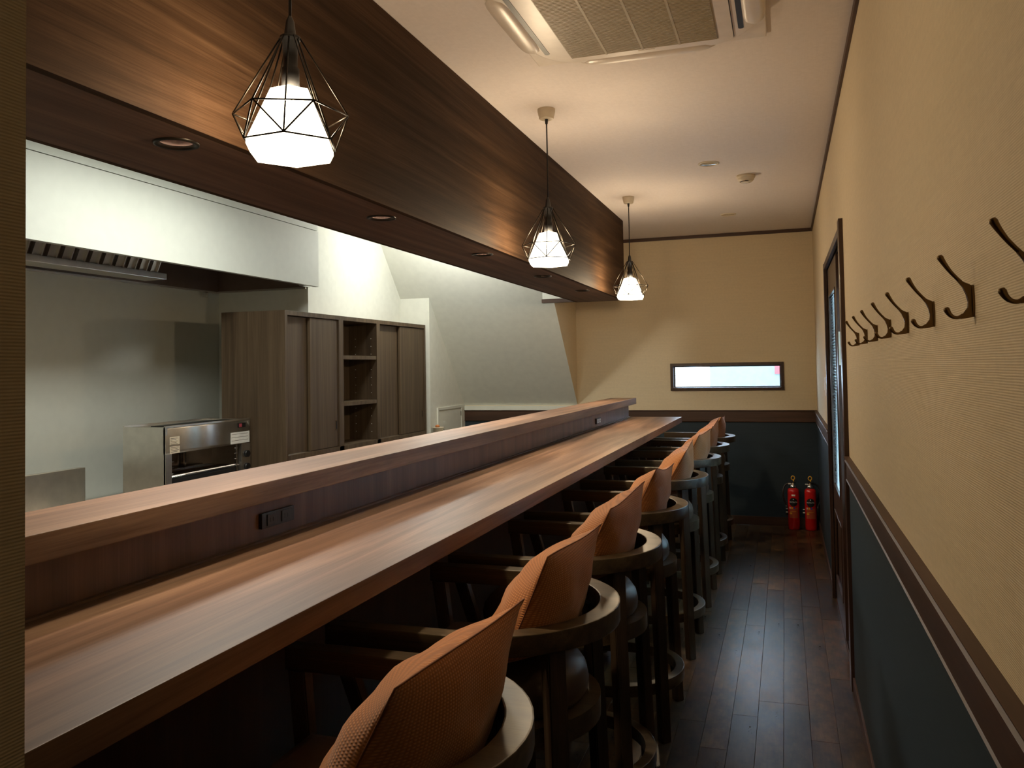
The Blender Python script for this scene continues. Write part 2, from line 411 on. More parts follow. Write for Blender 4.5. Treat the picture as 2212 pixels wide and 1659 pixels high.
# kitchen walls
struct('wall_left', box(tobm(), XK-0.1, Y0, 0, XK, YB, H), m_kwhite)
YW = 5.24; XU = -3.27; XB = -2.99; YBK = 6.762
struct('wall_left_wing', box(tobm(), XK, YW, 0, XU, YBK+0.02, H-0.012), m_kpaper)
struct('wall_left_store', box(tobm(), XK, YBK, 0, XB, YB, H-0.012), m_kpaper)
# underside of the stairs: a solid wedge, white below, cream on the room side
SL = 1.187; ZS0 = 1.047
YT = YB-(H-ZS0)/SL
bm = tobm(); prism(bm, [(YB, ZS0), (YB, H), (YT, H)], 'x', -3.35, -1.857)
bmesh.ops.recalc_face_normals(bm, faces=bm.faces)
for f in bm.faces:
    f.material_index = 1 if f.normal.x > 0.9 else 0
struct('ceiling_slope', bm, [m_kpaper, m_wallf])
# hanging end wall past the beam
struct('wall_hanging', box(tobm(), -1.885, 6.565, 1.966, -1.608, 6.60, H-0.013), m_kpaper)
struct('trim_7', box(tobm(), -1.89, 6.555, 1.934, -1.205, 6.612, 1.966, 0.003), m_trimx)

# ------------------------------------------------------------------ outside the window and door, with an added daylight blocker
tag(bx('outdoor_ground', (-3, 7.9, -0.2, 3, 14, -0.1), m_concrete), 'grey paving outside the slot window', 'paving')
tag(bx('outdoor_ground', (0.45, 0.5, -0.16, 1.6, 7.7, -0.06), m_outdoor_grey), 'grey paving outside the brown side door', 'paving')
tag(bx('daylight_block_wall', (1.6, 0.5, -0.1, 1.75, 7.7, 3.2), m_outdoor_grey), 'grey wall added outside the brown side door to block low daylight', 'wall')  # added so that sky light enters the doorway only steeply
tag(bx('neighbour_wall', (-0.75, 8.9, -0.1, 0.5, 9.0, 1.56), m_hedge), 'pale blue wall seen through right part of the slot window', 'wall')
tag(bx('street_sign', (-0.10, 8.885, 1.30, 0.02, 8.899, 1.46), m_pinkred), 'pink red sign at the right end of the slot window', 'sign')

# ================================================================== WINDOW
wf = thing('window_1', 'x', 'x'); del wf['label']; del wf['category']; wf['kind'] = 'structure'
fo = (-0.987, -0.010, 1.175, 1.421)
def frame(bm, x0, x1, z0, z1, t, ya, yb, bev=0.0015):
    box(bm, x0, ya, z1-t, x1, yb, z1, bev); box(bm, x0, ya, z0, x1, yb, z0+t, bev)
    box(bm, x0, ya, z0+t, x0+t, yb, z1-t, bev); box(bm, x1-t, ya, z0+t, x1, yb, z1-t, bev)
obj('window_frame', (lambda b_: (frame(b_, *fo, 0.026, YB-0.016, YB+0.09), b_)[1])(tobm()), m_trimz, wf)
obj('sash', (lambda b_: (frame(b_, fo[0]+0.026, fo[1]-0.026, fo[2]+0.026, fo[3]-0.026, 0.010, YB+0.05, YB+0.075, 0.001), b_)[1])(tobm()), m_black, wf)
bx('pane', (fo[0]+0.034, YB+0.060, fo[2]+0.034, fo[1]-0.034, YB+0.064, fo[3]-0.034), m_pane, wf)

# ================================================================== SLIDING DOOR in the right wall
dr = thing('door_1', 'x', 'x'); del dr['label']; del dr['category']; dr['kind'] = 'structure'
XD = XR
# casing: near jamb, far jamb, head
bx('casing', (XD-0.018, DY0-0.085, 0, XD+0.15, DY0, 2.028), m_trimz, dr, bev=0.003)
bx('casing', (XD-0.018, DY1, 0, XD+0.15, DY1+0.045, 2.0), m_trimz, dr, bev=0.003)
bx('door_head', (XD-0.016, DY0, 1.965, XD+0.15, DY1, 2.0), m_trim, dr, bev=0.003)
bx('threshold', (XD, DY0, -0.01, XD+0.15, DY1, 0.003), m_trim, dr)
bx('sliding_track', (XD+0.006, DY0, 0.003, XD+0.010, DY1, 0.008), m_chrome, dr)
bx('sliding_track', (XD+0.006, DY0, 1.957, XD+0.011, DY1, 1.965), m_chrome, dr)
bx('sliding_track', (XD+0.048, DY0, 1.957, XD+0.053, DY1, 1.965), m_chrome, dr)
# leaf slid to the far side: stiles, rails, glazed panel, solid lower panel
LX0, LX1, LY0, LY1 = XD+0.004, XD+0.038, 4.52, DY1-0.002
leaf = bx('door_leaf', (LX0, LY0, 0.006, LX1, LY0+0.115, 1.957), m_trimz, dr, bev=0.002)
bm = tobm()
box(bm, LX0, LY1-0.11, 0.006, LX1, LY1, 1.957, 0.002)
box(bm, LX0, LY0+0.115, 1.80, LX1, LY1-0.11, 1.957, 0.002)
box(bm, LX0, LY0+0.115, 0.55, LX1, LY1-0.11, 0.69, 0.002)
box(bm, LX0, LY0+0.115, 0.006, LX1, LY1-0.11, 0.16, 0.002)
obj('door_frame_rails', bm, m_trimz, leaf)
bx('lower_panel', (LX0+0.012, LY0+0.115, 0.16, LX1-0.008, LY1-0.11, 0.55), m_trimz, leaf)
bm = tobm()
for (za, zb) in ((0.69, 1.80), (0.16, 0.55)):
    ya, yb = LY0+0.115, LY1-0.11; t = 0.012
    box(bm, LX0-0.004, ya, zb-t, LX0+0.006, yb, zb, 0.001); box(bm, LX0-0.004, ya, za, LX0+0.006, yb, za+t, 0.001)
    box(bm, LX0-0.004, ya, za+t, LX0+0.006, ya+t, zb-t, 0.001); box(bm, LX0-0.004, yb-t, za+t, LX0+0.006, yb, zb-t, 0.001)
obj('glazing_bead', bm, m_trimz, leaf)
# reeded glass: horizontal ribs as real relief
bm = tobm(); ya, yb = LY0+0.115, LY1-0.11; N = 66; za, zb = 0.69, 1.80
prof = []
for i in range(N*4+1):
    prof.append((LX0+0.014+0.006*math.sin(2*PI*i/4), za+(zb-za)*i/(N*4)))
poly = prof + [(LX0+0.0235, zb), (LX0+0.0235, za)]
prism(bm, poly, 'y', ya, yb)
obj('reeded_pane', bm, m_glass, leaf)
bx('latch_plate', (LX0+0.005, LY0-0.002, 1.39, LX1-0.004, LY0+0.001, 1.56), m_beige, leaf)
# second leaf in the rear track closes the near half
QX0, QX1, QY0, QY1 = XD+0.046, XD+0.080, DY0+0.002, 4.635
leaf2 = bx('door_leaf', (QX0, QY0, 0.006, QX1, QY0+0.115, 1.957), m_trimz, dr, bev=0.002)
bm = tobm()
box(bm, QX0, QY1-0.11, 0.006, QX1, QY1, 1.957, 0.002)
box(bm, QX0, QY0+0.115, 1.80, QX1, QY1-0.11, 1.957, 0.002)
box(bm, QX0, QY0+0.115, 0.55, QX1, QY1-0.11, 0.69, 0.002)
box(bm, QX0, QY0+0.115, 0.006, QX1, QY1-0.11, 0.16, 0.002)
obj('door_frame_rails', bm, m_trimz, leaf2)
bx('lower_panel', (QX0+0.012, QY0+0.115, 0.16, QX1-0.008, QY1-0.11, 0.55), m_trimz, leaf2)
bm = tobm()
prism(bm, [(px_-LX0+QX0, pz_) for px_, pz_ in poly], 'y', QY0+0.115, QY1-0.11)
obj('reeded_pane', bm, m_glass, leaf2)

sw = thing('light_switch', 'small white wall switch beside the far edge of the door frame', 'switch', (XR, 5.72, 1.25))
bx('plate', (-0.010, -0.035, -0.06, 0, 0.035, 0.06), m_whitep, sw, bev=0.002)
bx('rocker', (-0.014, -0.012, -0.022, -0.009, 0.012, 0.022), m_whitep, sw, bev=0.001)

# ================================================================== BAR COUNTER
YE = 6.60; YS = 0.552
bar = thing('bar_counter', 'long walnut bar counter running to the rear of the room', 'counter', (-0.98, YS, 0))
def part_w(name, dims, mat, parent, bev=0.0):
    """part given in world coordinates under a thing whose Empty is moved"""
    o = bx(name, dims, mat, None, None, bev); o.parent = parent
    o.matrix_parent_inverse = Matrix.Translation(-Vector(parent.location)); return o
part_w('worktop', (-1.196, YS, 0.957, -0.777, YE, 1.0), m_walnut_y, bar, 0.002)
bk = part_w('back_upstand', (-1.225, YS, 1.0, -1.193, YE-0.012, 1.103), m_walnut_z, bar)
part_w('cove_strip', (-1.193, YS, 1.0, -1.181, YE-0.012, 1.004), m_walnut_y, bar)
part_w('raised_shelf', (-1.337, YS, 1.103, -1.132, YE, 1.150), m_walnut_y, bar, 0.002)
part_w('front_panel', (-1.225, YS, 0.0, -1.195, YE-0.012, 0.957), m_trimz, bar)
part_w('end_support', (-1.195, YE-0.06, 0.0, -0.99, YE-0.02, 0.957), m_walnut_z, bar)
part_w('kick_plate', (-1.195, YS, 0.0, -1.17, YE-0.06, 0.09), m_walnut_z, bar)

def socket(y, z, label):
    t = thing('power_socket', label, 'power socket', (-1.193, y, z), group='dark sockets in the bar upstand')
    bx('cover_plate', (0, -0.068, -0.018, 0.009, 0.068, 0.018), m_black, t, bev=0.0015)
    for s in (-1, 1):
        ins = bx('outlet_insert', (0.009, s*0.030-0.018, -0.013, 0.011, s*0.030+0.018, 0.013), m_whitep if y > 4 else m_black, t, bev=0.0008)
        for q in (-1, 1):
            o = bx('slot', (0.0111, s*0.030+q*0.006-0.0015, -0.005, 0.0116, s*0.030+q*0.006+0.0015, 0.005), m_black, ins)
    return t
socket(1.757, 1.047, 'near dark double socket in the upstand left of the worktop')
socket(5.43, 1.043, 'far double socket near the end of the bar upstand')

# ================================================================== OVERHEAD BEAM with downlights
be = thing('overhead_beam', 'boxed walnut beam hanging over the bar with recessed lamps', 'beam', (-1.4, YS, 1.932))
ZB = 1.932
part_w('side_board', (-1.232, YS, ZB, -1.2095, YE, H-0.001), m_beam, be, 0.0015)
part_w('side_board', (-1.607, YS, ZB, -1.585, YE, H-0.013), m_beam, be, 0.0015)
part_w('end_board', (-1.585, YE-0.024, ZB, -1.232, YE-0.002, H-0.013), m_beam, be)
# soffit board with round cut-outs: built as strips around each hole
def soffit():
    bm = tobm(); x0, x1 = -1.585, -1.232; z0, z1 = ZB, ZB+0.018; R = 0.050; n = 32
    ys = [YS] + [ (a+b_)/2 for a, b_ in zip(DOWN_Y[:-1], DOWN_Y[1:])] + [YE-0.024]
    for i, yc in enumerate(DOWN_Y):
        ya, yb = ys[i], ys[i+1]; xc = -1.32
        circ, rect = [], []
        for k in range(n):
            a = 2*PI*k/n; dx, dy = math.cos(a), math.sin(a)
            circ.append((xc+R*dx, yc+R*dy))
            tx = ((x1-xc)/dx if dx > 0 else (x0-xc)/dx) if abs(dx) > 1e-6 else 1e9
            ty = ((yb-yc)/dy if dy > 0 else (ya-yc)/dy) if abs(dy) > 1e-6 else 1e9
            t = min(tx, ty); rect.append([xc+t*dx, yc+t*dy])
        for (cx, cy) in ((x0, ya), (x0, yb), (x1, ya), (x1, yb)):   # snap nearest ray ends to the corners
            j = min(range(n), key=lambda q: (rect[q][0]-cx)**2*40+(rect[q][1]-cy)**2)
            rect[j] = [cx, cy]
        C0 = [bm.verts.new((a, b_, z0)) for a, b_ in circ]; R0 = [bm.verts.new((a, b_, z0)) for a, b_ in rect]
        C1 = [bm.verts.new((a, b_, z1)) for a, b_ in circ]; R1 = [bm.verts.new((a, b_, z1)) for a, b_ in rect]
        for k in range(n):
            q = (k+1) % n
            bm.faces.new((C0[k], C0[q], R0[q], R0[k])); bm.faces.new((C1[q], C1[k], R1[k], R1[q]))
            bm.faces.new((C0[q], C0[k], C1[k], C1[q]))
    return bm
so = obj('soffit_board', soffit(), m_soffit_bounce); so.parent = be; so.matrix_parent_inverse = Matrix.Translation(-Vector(be.location))
ORD = ('nearest', 'second', 'third', 'fourth', 'farthest')
dl0 = None
for i, y in enumerate(DOWN_Y):
    lab = ORD[i] + ' recessed round downlight under the walnut beam'
    if dl0 is None:
        dl0 = thing('downlight', lab, 'downlight', (-1.32, y, ZB), group='downlights under the beam')
        obj('trim_ring', lathe(tobm(), [(0.0505, 0.001), (0.0505, -0.004), (0.047, -0.005), (0.039, -0.003), (0.037, 0.004), (0.037, 0.010), (0.049, 0.012), (0.0505, 0.001)], 40), m_blackw, dl0)
        obj('reflector', lathe(tobm(), [(0.0365, 0.003), (0.036, 0.012), (0.031, 0.040), (0.024, 0.060), (0.024, 0.064), (0.040, 0.030), (0.0365, 0.003)], 40), m_lens, dl0)
    else: dup(dl0, (-1.32, y, ZB), label=lab)

# ================================================================== CEILING THINGS
c1 = None
for i, (x, y, l) in enumerate(((-0.391, 4.916, 'round flush downlight in the ceiling beside the smoke detector'), (-0.390, 6.646, 'round flush downlight in the ceiling close to the rear wall'))):
    if c1 is None:
        c1 = thing('ceiling_downlight', l, 'downlight', (x, y, H), group='flush downlights in the ceiling')
        obj('trim_ring', lathe(tobm(), [(0.060, 0.0), (0.060, -0.004), (0.054, -0.007), (0.047, -0.004), (0.047, 0.0)], 40), m_beige, c1)
        obj('reflector', lathe(tobm(), [(0.047, -0.003), (0.043, -0.0015), (0.02, -0.0015), (0.0, -0.0025)], 40), m_chrome, c1)
    else: dup(c1, (x, y, H), label=l)
sd = thing('smoke_detector', 'round cream smoke detector on the ceiling near the right wall', 'smoke detector', (-0.201, 5.318, H))
obj('base', lathe(tobm(), [(0.0, 0), (0.056, 0), (0.056, -0.012), (0.053, -0.018), (0.0, -0.018)], 40), m_beige, sd)
obj('sensor_cap', lathe(tobm(), [(0.050, -0.018), (0.048, -0.030), (0.036, -0.040), (0.030, -0.041), (0.0, -0.043)], 40), m_beige, sd)
obj('sensor_slots', lathe(tobm(), [(0.0385, -0.0385), (0.034, -0.042), (0.030, -0.0425), (0.0301, -0.0405)], 40), m_chrome, sd)

# cassette air conditioner
ac = thing('ceiling_air_conditioner', 'white square cassette air conditioner set in the ceiling', 'air conditioner', (-0.452, 2.63, H))
bm = tobm(); box(bm, -0.42, -0.42, -0.012, 0.42, 0.42, 0.0, 0.004); obj('panel', bm, m_acw, ac)
def rrect(hx, hy, r, n=8):
    p = []
    for (sx, sy, a) in ((1, 1, 0), (-1, 1, PI/2), (-1, -1, PI), (1, -1, 3*PI/2)):
        for i in range(n+1):
            t = a+PI/2*i/n; p.append((sx*(hx-r)+r*math.cos(t), sy*(hy-r)+r*math.sin(t)))
    return p
def plate(hx, hy, r, z0, z1, bev):
    bm = tobm(); prism(bm, rrect(hx, hy, r), 'z', z0, z1, 0)
    es = [e for e in bm.edges if all(abs(v.co.z-z0) < 1e-6 for v in e.verts)]
    bmesh.ops.bevel(bm, geom=es, offset=bev, segments=3, profile=0.6, affect='EDGES'); return bm
obj('shadow_line_plate', plate(0.3905, 0.3905, 0.2025, -0.0155, -0.012, 0.0003), m_black, ac)  # thin black plate drawn as the shadow line around the raised body
# raised body: circle-like outline with rounded corners
obj('raised_body', plate(0.388, 0.388, 0.20, -0.034, -0.012, 0.008), m_acw, ac)
obj('cover_gap', plate(0.3145, 0.3475, 0.036, -0.0346, -0.034, 0.0002), m_black, ac)
obj('service_cover', plate(0.312, 0.345, 0.035, -0.040, -0.034, 0.003), m_acw, ac)
g = bx('intake_grille', (-0.262, -0.30, -0.0425, 0.262, 0.298, -0.040), m_acg, ac)
bm = tobm()
for i in range(62):
    y = -0.296+i*0.0096; box(bm, -0.258, y, -0.0455, 0.258, y+0.0048, -0.0425)
o = obj('grille_louvres', bm, m_acg, g); o['kind'] = 'stuff'
for sx in (-0.13, 0, 0.13): bx('grille_rib', (sx-0.004, -0.298, -0.0465, sx+0.004, 0.296, -0.0425), m_acg, g)
def flap(rot):
    # long rounded flap lying in its outlet along one side
    bm = tobm(); n = 14; rings = []
    for i in range(n+1):
        t = -1+2*i/n; L = 0.245*t; wdt = 0.034*math.sqrt(max(0.02, 1-abs(t)**6)); 
        rings.append([bm.verts.new((0.384+wdt*math.cos(a)*1.15-0.0, L, -0.028+0.015*math.sin(a)*math.sqrt(max(0.05, 1-abs(t)**6)))) for a in [2*PI*j/12 for j in range(12)]])
    for A, B in zip(rings[:-1], rings[1:]):
        for j in range(12): bm.faces.new((A[j], A[(j+1) % 12], B[(j+1) % 12], B[j])).smooth = True
    bm.faces.new(rings[0]); bm.faces.new(rings[-1])
    bmesh.ops.rotate(bm, cent=(0, 0, 0), matrix=Matrix.Rotation(rot, 3, 'Z'), verts=bm.verts)
    return bm
def slot(rot):
    bm = prism(tobm(), [(0.340+p[0]*1.0, p[1]) for p in rrect(0.009, 0.255, 0.008)], 'z', -0.0355, -0.0338)
    bmesh.ops.rotate(bm, cent=(0, 0, 0), matrix=Matrix.Rotation(rot, 3, 'Z'), verts=bm.verts); return bm
for q in range(4):
    obj('air_outlet', slot(q*PI/2), m_black, ac); obj('louvre_flap', flap(q*PI/2), m_acw, ac)
bx('maker_badge', (-0.02, 0.315, -0.0408, 0.04, 0.323, -0.0400), m_beige, ac)

# ================================================================== PENDANT LAMPS
def pendant(y, label, group, rot):
    t = thing('pendant_lamp', label, 'lamp', (PEND_X, y, H), (0, 0, rot), group)
    obj('ceiling_cap', lathe(tobm(), [(0, 0), (0.040, 0), (0.040, -0.012), (0.036, -0.030), (0.034, -0.034), (0.034, -0.042), (0.030, -0.046), (0, -0.046)], 32), m_beige, t)
    bm = tobm(); tube(bm, [(0, 0, -0.044), (0.001, 0, -0.2), (0, 0, -0.42)], 0.0033, 8)
    lathe(bm, [(0.0033, -0.043), (0.008, -0.046), (0.006, -0.066), (0.0034, -0.070)], 16)
    obj('cord', bm, m_black, t)
    z0 = -0.415
    obj('lamp_holder', lathe(tobm(), [(0.0035, z0+0.012), (0.009, z0), (0.013, z0-0.030), (0.022, z0-0.034), (0.022, z0-0.040), (0.017, z0-0.044), (0.015, z0-0.10), (0.019, z0-0.104), (0.019, z0-0.145), (0, z0-0.145)], 24), m_black, t)
    za, zu, zl = z0-0.036, 1.955-H, 1.890-H
    bm = tobm()
    U = [(0.122*math.cos(PI/3*k), 0.122*math.sin(PI/3*k), zu) for k in range(6)]
    Lw = [(0.103*math.cos(PI/3*k+PI/6), 0.103*math.sin(PI/3*k+PI/6), zl) for k in range(6)]
    w_ = 0.0019
    for k in range(6):
        a = PI/3*k; tp = (0.021*math.cos(a), 0.021*math.sin(a), za); tq = (0.018*math.cos(a+PI/6), 0.018*math.sin(a+PI/6), za)
        tube(bm, [tp, U[k]], w_, 6); tube(bm, [tq, Lw[k]], w_, 6)
        tube(bm, [U[k], U[(k+1) % 6]], w_, 6); tube(bm, [Lw[k], Lw[(k+1) % 6]], w_, 6)
        tube(bm, [U[k], Lw[k]], w_, 6); tube(bm, [U[k], Lw[(k-1) % 6]], w_, 6)
    obj('wire_cage', bm, m_blackw, t)
    # faceted shade, open below so that the bulb shines down
    prof = [(0.017, 2.014-H), (0.045, 2.006-H), (0.0985, 1.888-H), (0.099, 1.880-H), (0.090, 1.862-H)]
    bm = lathe(tobm(), prof, 6, smooth=False, a0=PI/6)
    sh = obj('lamp_shade', bm, m_shade, t)
    return t
pendant(PEND_Y[0], 'nearest of the three lit wire-cage pendant lamps', 'wire cage pendant lamps', math.radians(25))
pendant(PEND_Y[1], 'middle of the three lit wire-cage pendant lamps', 'wire cage pendant lamps', math.radians(9.5))
pendant(PEND_Y[2], 'farthest of the three lit wire-cage pendant lamps', 'wire cage pendant lamps', math.radians(3))

# ================================================================== HOOKS
def catmull(P, n=6):
    P = [Vector(p) for p in P]; Q = [P[0]*2-P[1]] + P + [P[-1]*2-P[-2]]; out = []
    for i in range(1, len(Q)-2):
        for k in range(n):
            t = k/n; a, b_, c, d = Q[i-1:i+3]
            out.append(0.5*((2*b_)+(c-a)*t+(2*a-5*b_+4*c-d)*t*t+(3*b_-a-3*c+d)*t**3))
    out.append(P[-1]); return out
def lerp_r(rs, n):
    out = []
    for a, b_ in zip(rs[:-1], rs[1:]): out += [a+(b_-a)*k/n for k in range(n)]
    return out+[rs[-1]]
hk = thing('coat_hook', 'x', 'coat hook', (XR, 0.985, 1.484), group='bronze coat hooks on the right wall')
bm = tobm(); prism(bm, [(-0.0075*math.cos(a)+0.0, 0.0225*math.sin(a)) for a in [2*PI*k/24 for k in range(24)]], 'x', -0.0028, 0.0, 0.0)
obj('mounting_plate', bm, m_bronze, hk)
web = [(0, 0.021), (-0.006, 0.0225), (-0.012, 0.0265), (-0.018, 0.0315), (-0.0200, 0.0280), (-0.0140, 0.0195), (-0.0090, 0.010), (-0.0068, -0.001), (-0.0078, -0.0100), (-0.0130, -0.0175), (-0.019, -0.0205), (-0.018, -0.0250), (-0.008, -0.0240), (0, -0.0222)]
bm = tobm()
A = [bm.verts.new((a, -0.003, c_)) for a, c_ in web]; B = [bm.verts.new((a, 0.003, c_)) for a, c_ in web]
bm.faces.new(A); bm.faces.new(list(reversed(B)))
for i in range(len(web)): bm.faces.new((A[i], B[i], B[(i+1) % len(web)], A[(i+1) % len(web)]))
bmesh.ops.bevel(bm, geom=[e for e in bm.edges if abs(e.verts[0].co.y-e.verts[1].co.y) < 1e-6], offset=0.0009, segments=2, affect='EDGES')
obj('hook_body', bm, m_bronze, hk)
P = catmull([(-0.014, 0, 0.025), (-0.021, 0, 0.033), (-0.029, 0, 0.043), (-0.036, 0, 0.054), (-0.0405, 0, 0.0625), (-0.0415, 0, 0.0655), (-0.0418, 0, 0.0663)])
obj('upper_prong', tube(tobm(), P, lerp_r([0.0028, 0.0026, 0.0028, 0.0036, 0.0046, 0.0034, 0.0012], 6), 12), m_bronze, hk)
P = catmull([(-0.014, 0, -0.0195), (-0.020, 0, -0.0228), (-0.026, 0, -0.0220), (-0.031, 0, -0.0180), (-0.0345, 0, -0.0115), (-0.0353, 0, -0.0085), (-0.0355, 0, -0.0078)])
obj('lower_prong', tube(tobm(), P, lerp_r([0.0028, 0.0024, 0.0026, 0.0034, 0.0044, 0.0032, 0.0012], 6), 12), m_bronze, hk)
HY = (0.985, 1.30, 1.62, 1.942, 2.251, 2.564, 2.870, 3.183)
HN = ('bronze coat hook cut off by the right edge of the picture', 'second bronze coat hook from the right edge of the picture', 'third bronze coat hook from the right edge of the picture',
      'fourth bronze coat hook from the right, mid row', 'fifth bronze coat hook from the right, mid row', 'third bronze coat hook counted from the door frame',
      'second bronze coat hook counted from the door frame', 'bronze coat hook closest to the door frame')
hk['label'] = HN[0]
for y, l in list(zip(HY, HN))[1:]: dup(hk, (XR, y, 1.484), label=l)

# ================================================================== STOOLS
SX = -0.681
SY = (1.19, 1.905, 2.60, 3.355, 4.270, 5.158, 5.955, 6.690)
st = thing('bar_stool', 'x', 'bar stool', (SX, SY[0], 0), group='wooden armed bar stools along the counter')
def horseshoe(ax, by, cx, xf, n=24):
    p = [(xf, -by)]
    p += [(xf+(cx-xf)*k/4, -by) for k in range(1, 4)]
    p += [(cx+ax*math.cos(a), by*math.sin(a)) for a in [-PI/2+PI*k/n for k in range(n+1)]]
    p += [(cx+(xf-cx)*k/4, by) for k in range(1, 5)]
    return p
ZA = 0.85
obj('arm_rail', strip(tobm(), horseshoe(0.302, 0.302, 0, -0.285), horseshoe(0.254, 0.260, 0, -0.285), ZA-0.045, ZA, bev=0.003), m_stool, st)
# seat frame and dished pad
def slab(outline, z0, z1, bev):
    bm = tobm(); n = len(outline)
    A = [bm.verts.new((x, y, z0)) for x, y in outline]; B = [bm.verts.new((x, y, z1)) for x, y in outline]
    bm.faces.new(list(reversed(A))); bm.faces.new(B)
    for i in range(n): bm.faces.new((A[i], A[(i+1) % n], B[(i+1) % n], B[i])).smooth = True
    es = [e for e in bm.edges if abs(e.verts[0].co.z-e.verts[1].co.z) < 1e-6]
    bmesh.ops.bevel(bm, geom=es, offset=bev, segments=2, profile=0.7, affect='EDGES'); return bm
obj('seat_frame', slab(horseshoe(0.252, 0.245, 0, -0.22), 0.585, 0.632, 0.004), m_stool, st)
def pad():
    bm = tobm(); base = horseshoe(0.222, 0.218, 0, -0.205, 28); rings = []
    for s, z in ((0.96, 0.633), (1.0, 0.646), (1.01, 0.668), (0.985, 0.694), (0.91, 0.717), (0.72, 0.733), (0.4, 0.739)):
        rings.append([bm.verts.new((x*s, y*s, z)) for x, y in base])
    n = len(base)
    for A, B in zip(rings[:-1], rings[1:]):
        for j in range(n): bm.faces.new((A[j], A[(j+1) % n], B[(j+1) % n], B[j])).smooth = True
    bm.faces.new(rings[-1]).smooth = True; bm.faces.new(list(reversed(rings[0]))); return bm
obj('seat_pad', pad(), m_leather, st)
def bar_between(bm, p0, p1, w0, d0, w1, d1, ang, bev=0.003):
    """square tapered bar; ang turns its section about z"""
    c, s = math.cos(ang), math.sin(ang); vs = []
    for p, w_, d_ in ((p0, w0, d0), (p1, w1, d1)):
        for (a, b_) in ((-1, -1), (1, -1), (1, 1), (-1, 1)):
            x, y = a*d_/2, b_*w_/2; vs.append(bm.verts.new((p[0]+x*c-y*s, p[1]+x*s+y*c, p[2])))
    fs = [bm.faces.new([vs[i] for i in f]) for f in ((3, 2, 1, 0), (4, 5, 6, 7), (0, 1, 5, 4), (1, 2, 6, 5), (2, 3, 7, 6), (3, 0, 4, 7))]
    bmesh.ops.bevel(bm, geom=list({e for f in fs for e in f.edges}), offset=bev, segments=2, affect='EDGES')
for s in (-1, 1):
    a = s*math.radians(43); bm = tobm()
    bar_between(bm, (0.300*math.cos(a), 0.300*math.sin(a), 0), (0.268*math.cos(a), 0.268*math.sin(a), ZA-0.044), 0.040, 0.034, 0.044, 0.034, a)
    obj('rear_leg', bm, m_stoolz, st)
    a2 = PI-s*math.radians(47); bm = tobm()
    bar_between(bm, (0.300*math.cos(a2), 0.300*math.sin(a2), 0), (0.262*math.cos(a2)-0.035, 0.262*math.sin(a2)+s*0.02, 0.60), 0.036, 0.032, 0.036, 0.032, a2)
    obj('front_leg', bm, m_stoolz, st)
    bm = tobm(); bar_between(bm, (-0.215, s*0.236, 0.60), (-0.262, s*0.279, ZA-0.044), 0.030, 0.036, 0.032, 0.038, 0)
    obj('arm_post', bm, m_stoolz, st)
def circ(r, n=48): return [(r*math.cos(2*PI*k/n), r*math.sin(2*PI*k/n)) for k in range(n)]
obj('foot_ring', strip(tobm(), circ(0.272), circ(0.238), 0.168, 0.210, closed=True, bev=0.003), m_stool, st)
SN = ('nearest wooden bar stool, its arm rail in the bottom foreground', 'second wooden bar stool from the camera', 'third wooden bar stool from the camera', 'fourth wooden bar stool from the camera',
      'fifth wooden bar stool from the camera', 'third wooden bar stool counted from the rear wall', 'second wooden bar stool counted from the rear wall', 'farthest wooden bar stool, at the end of the counter')
st['label'] = SN[0]
stools = [st]
for y, l in list(zip(SY, SN))[1:]: stools.append(dup(st, (SX, y, 0), label=l))

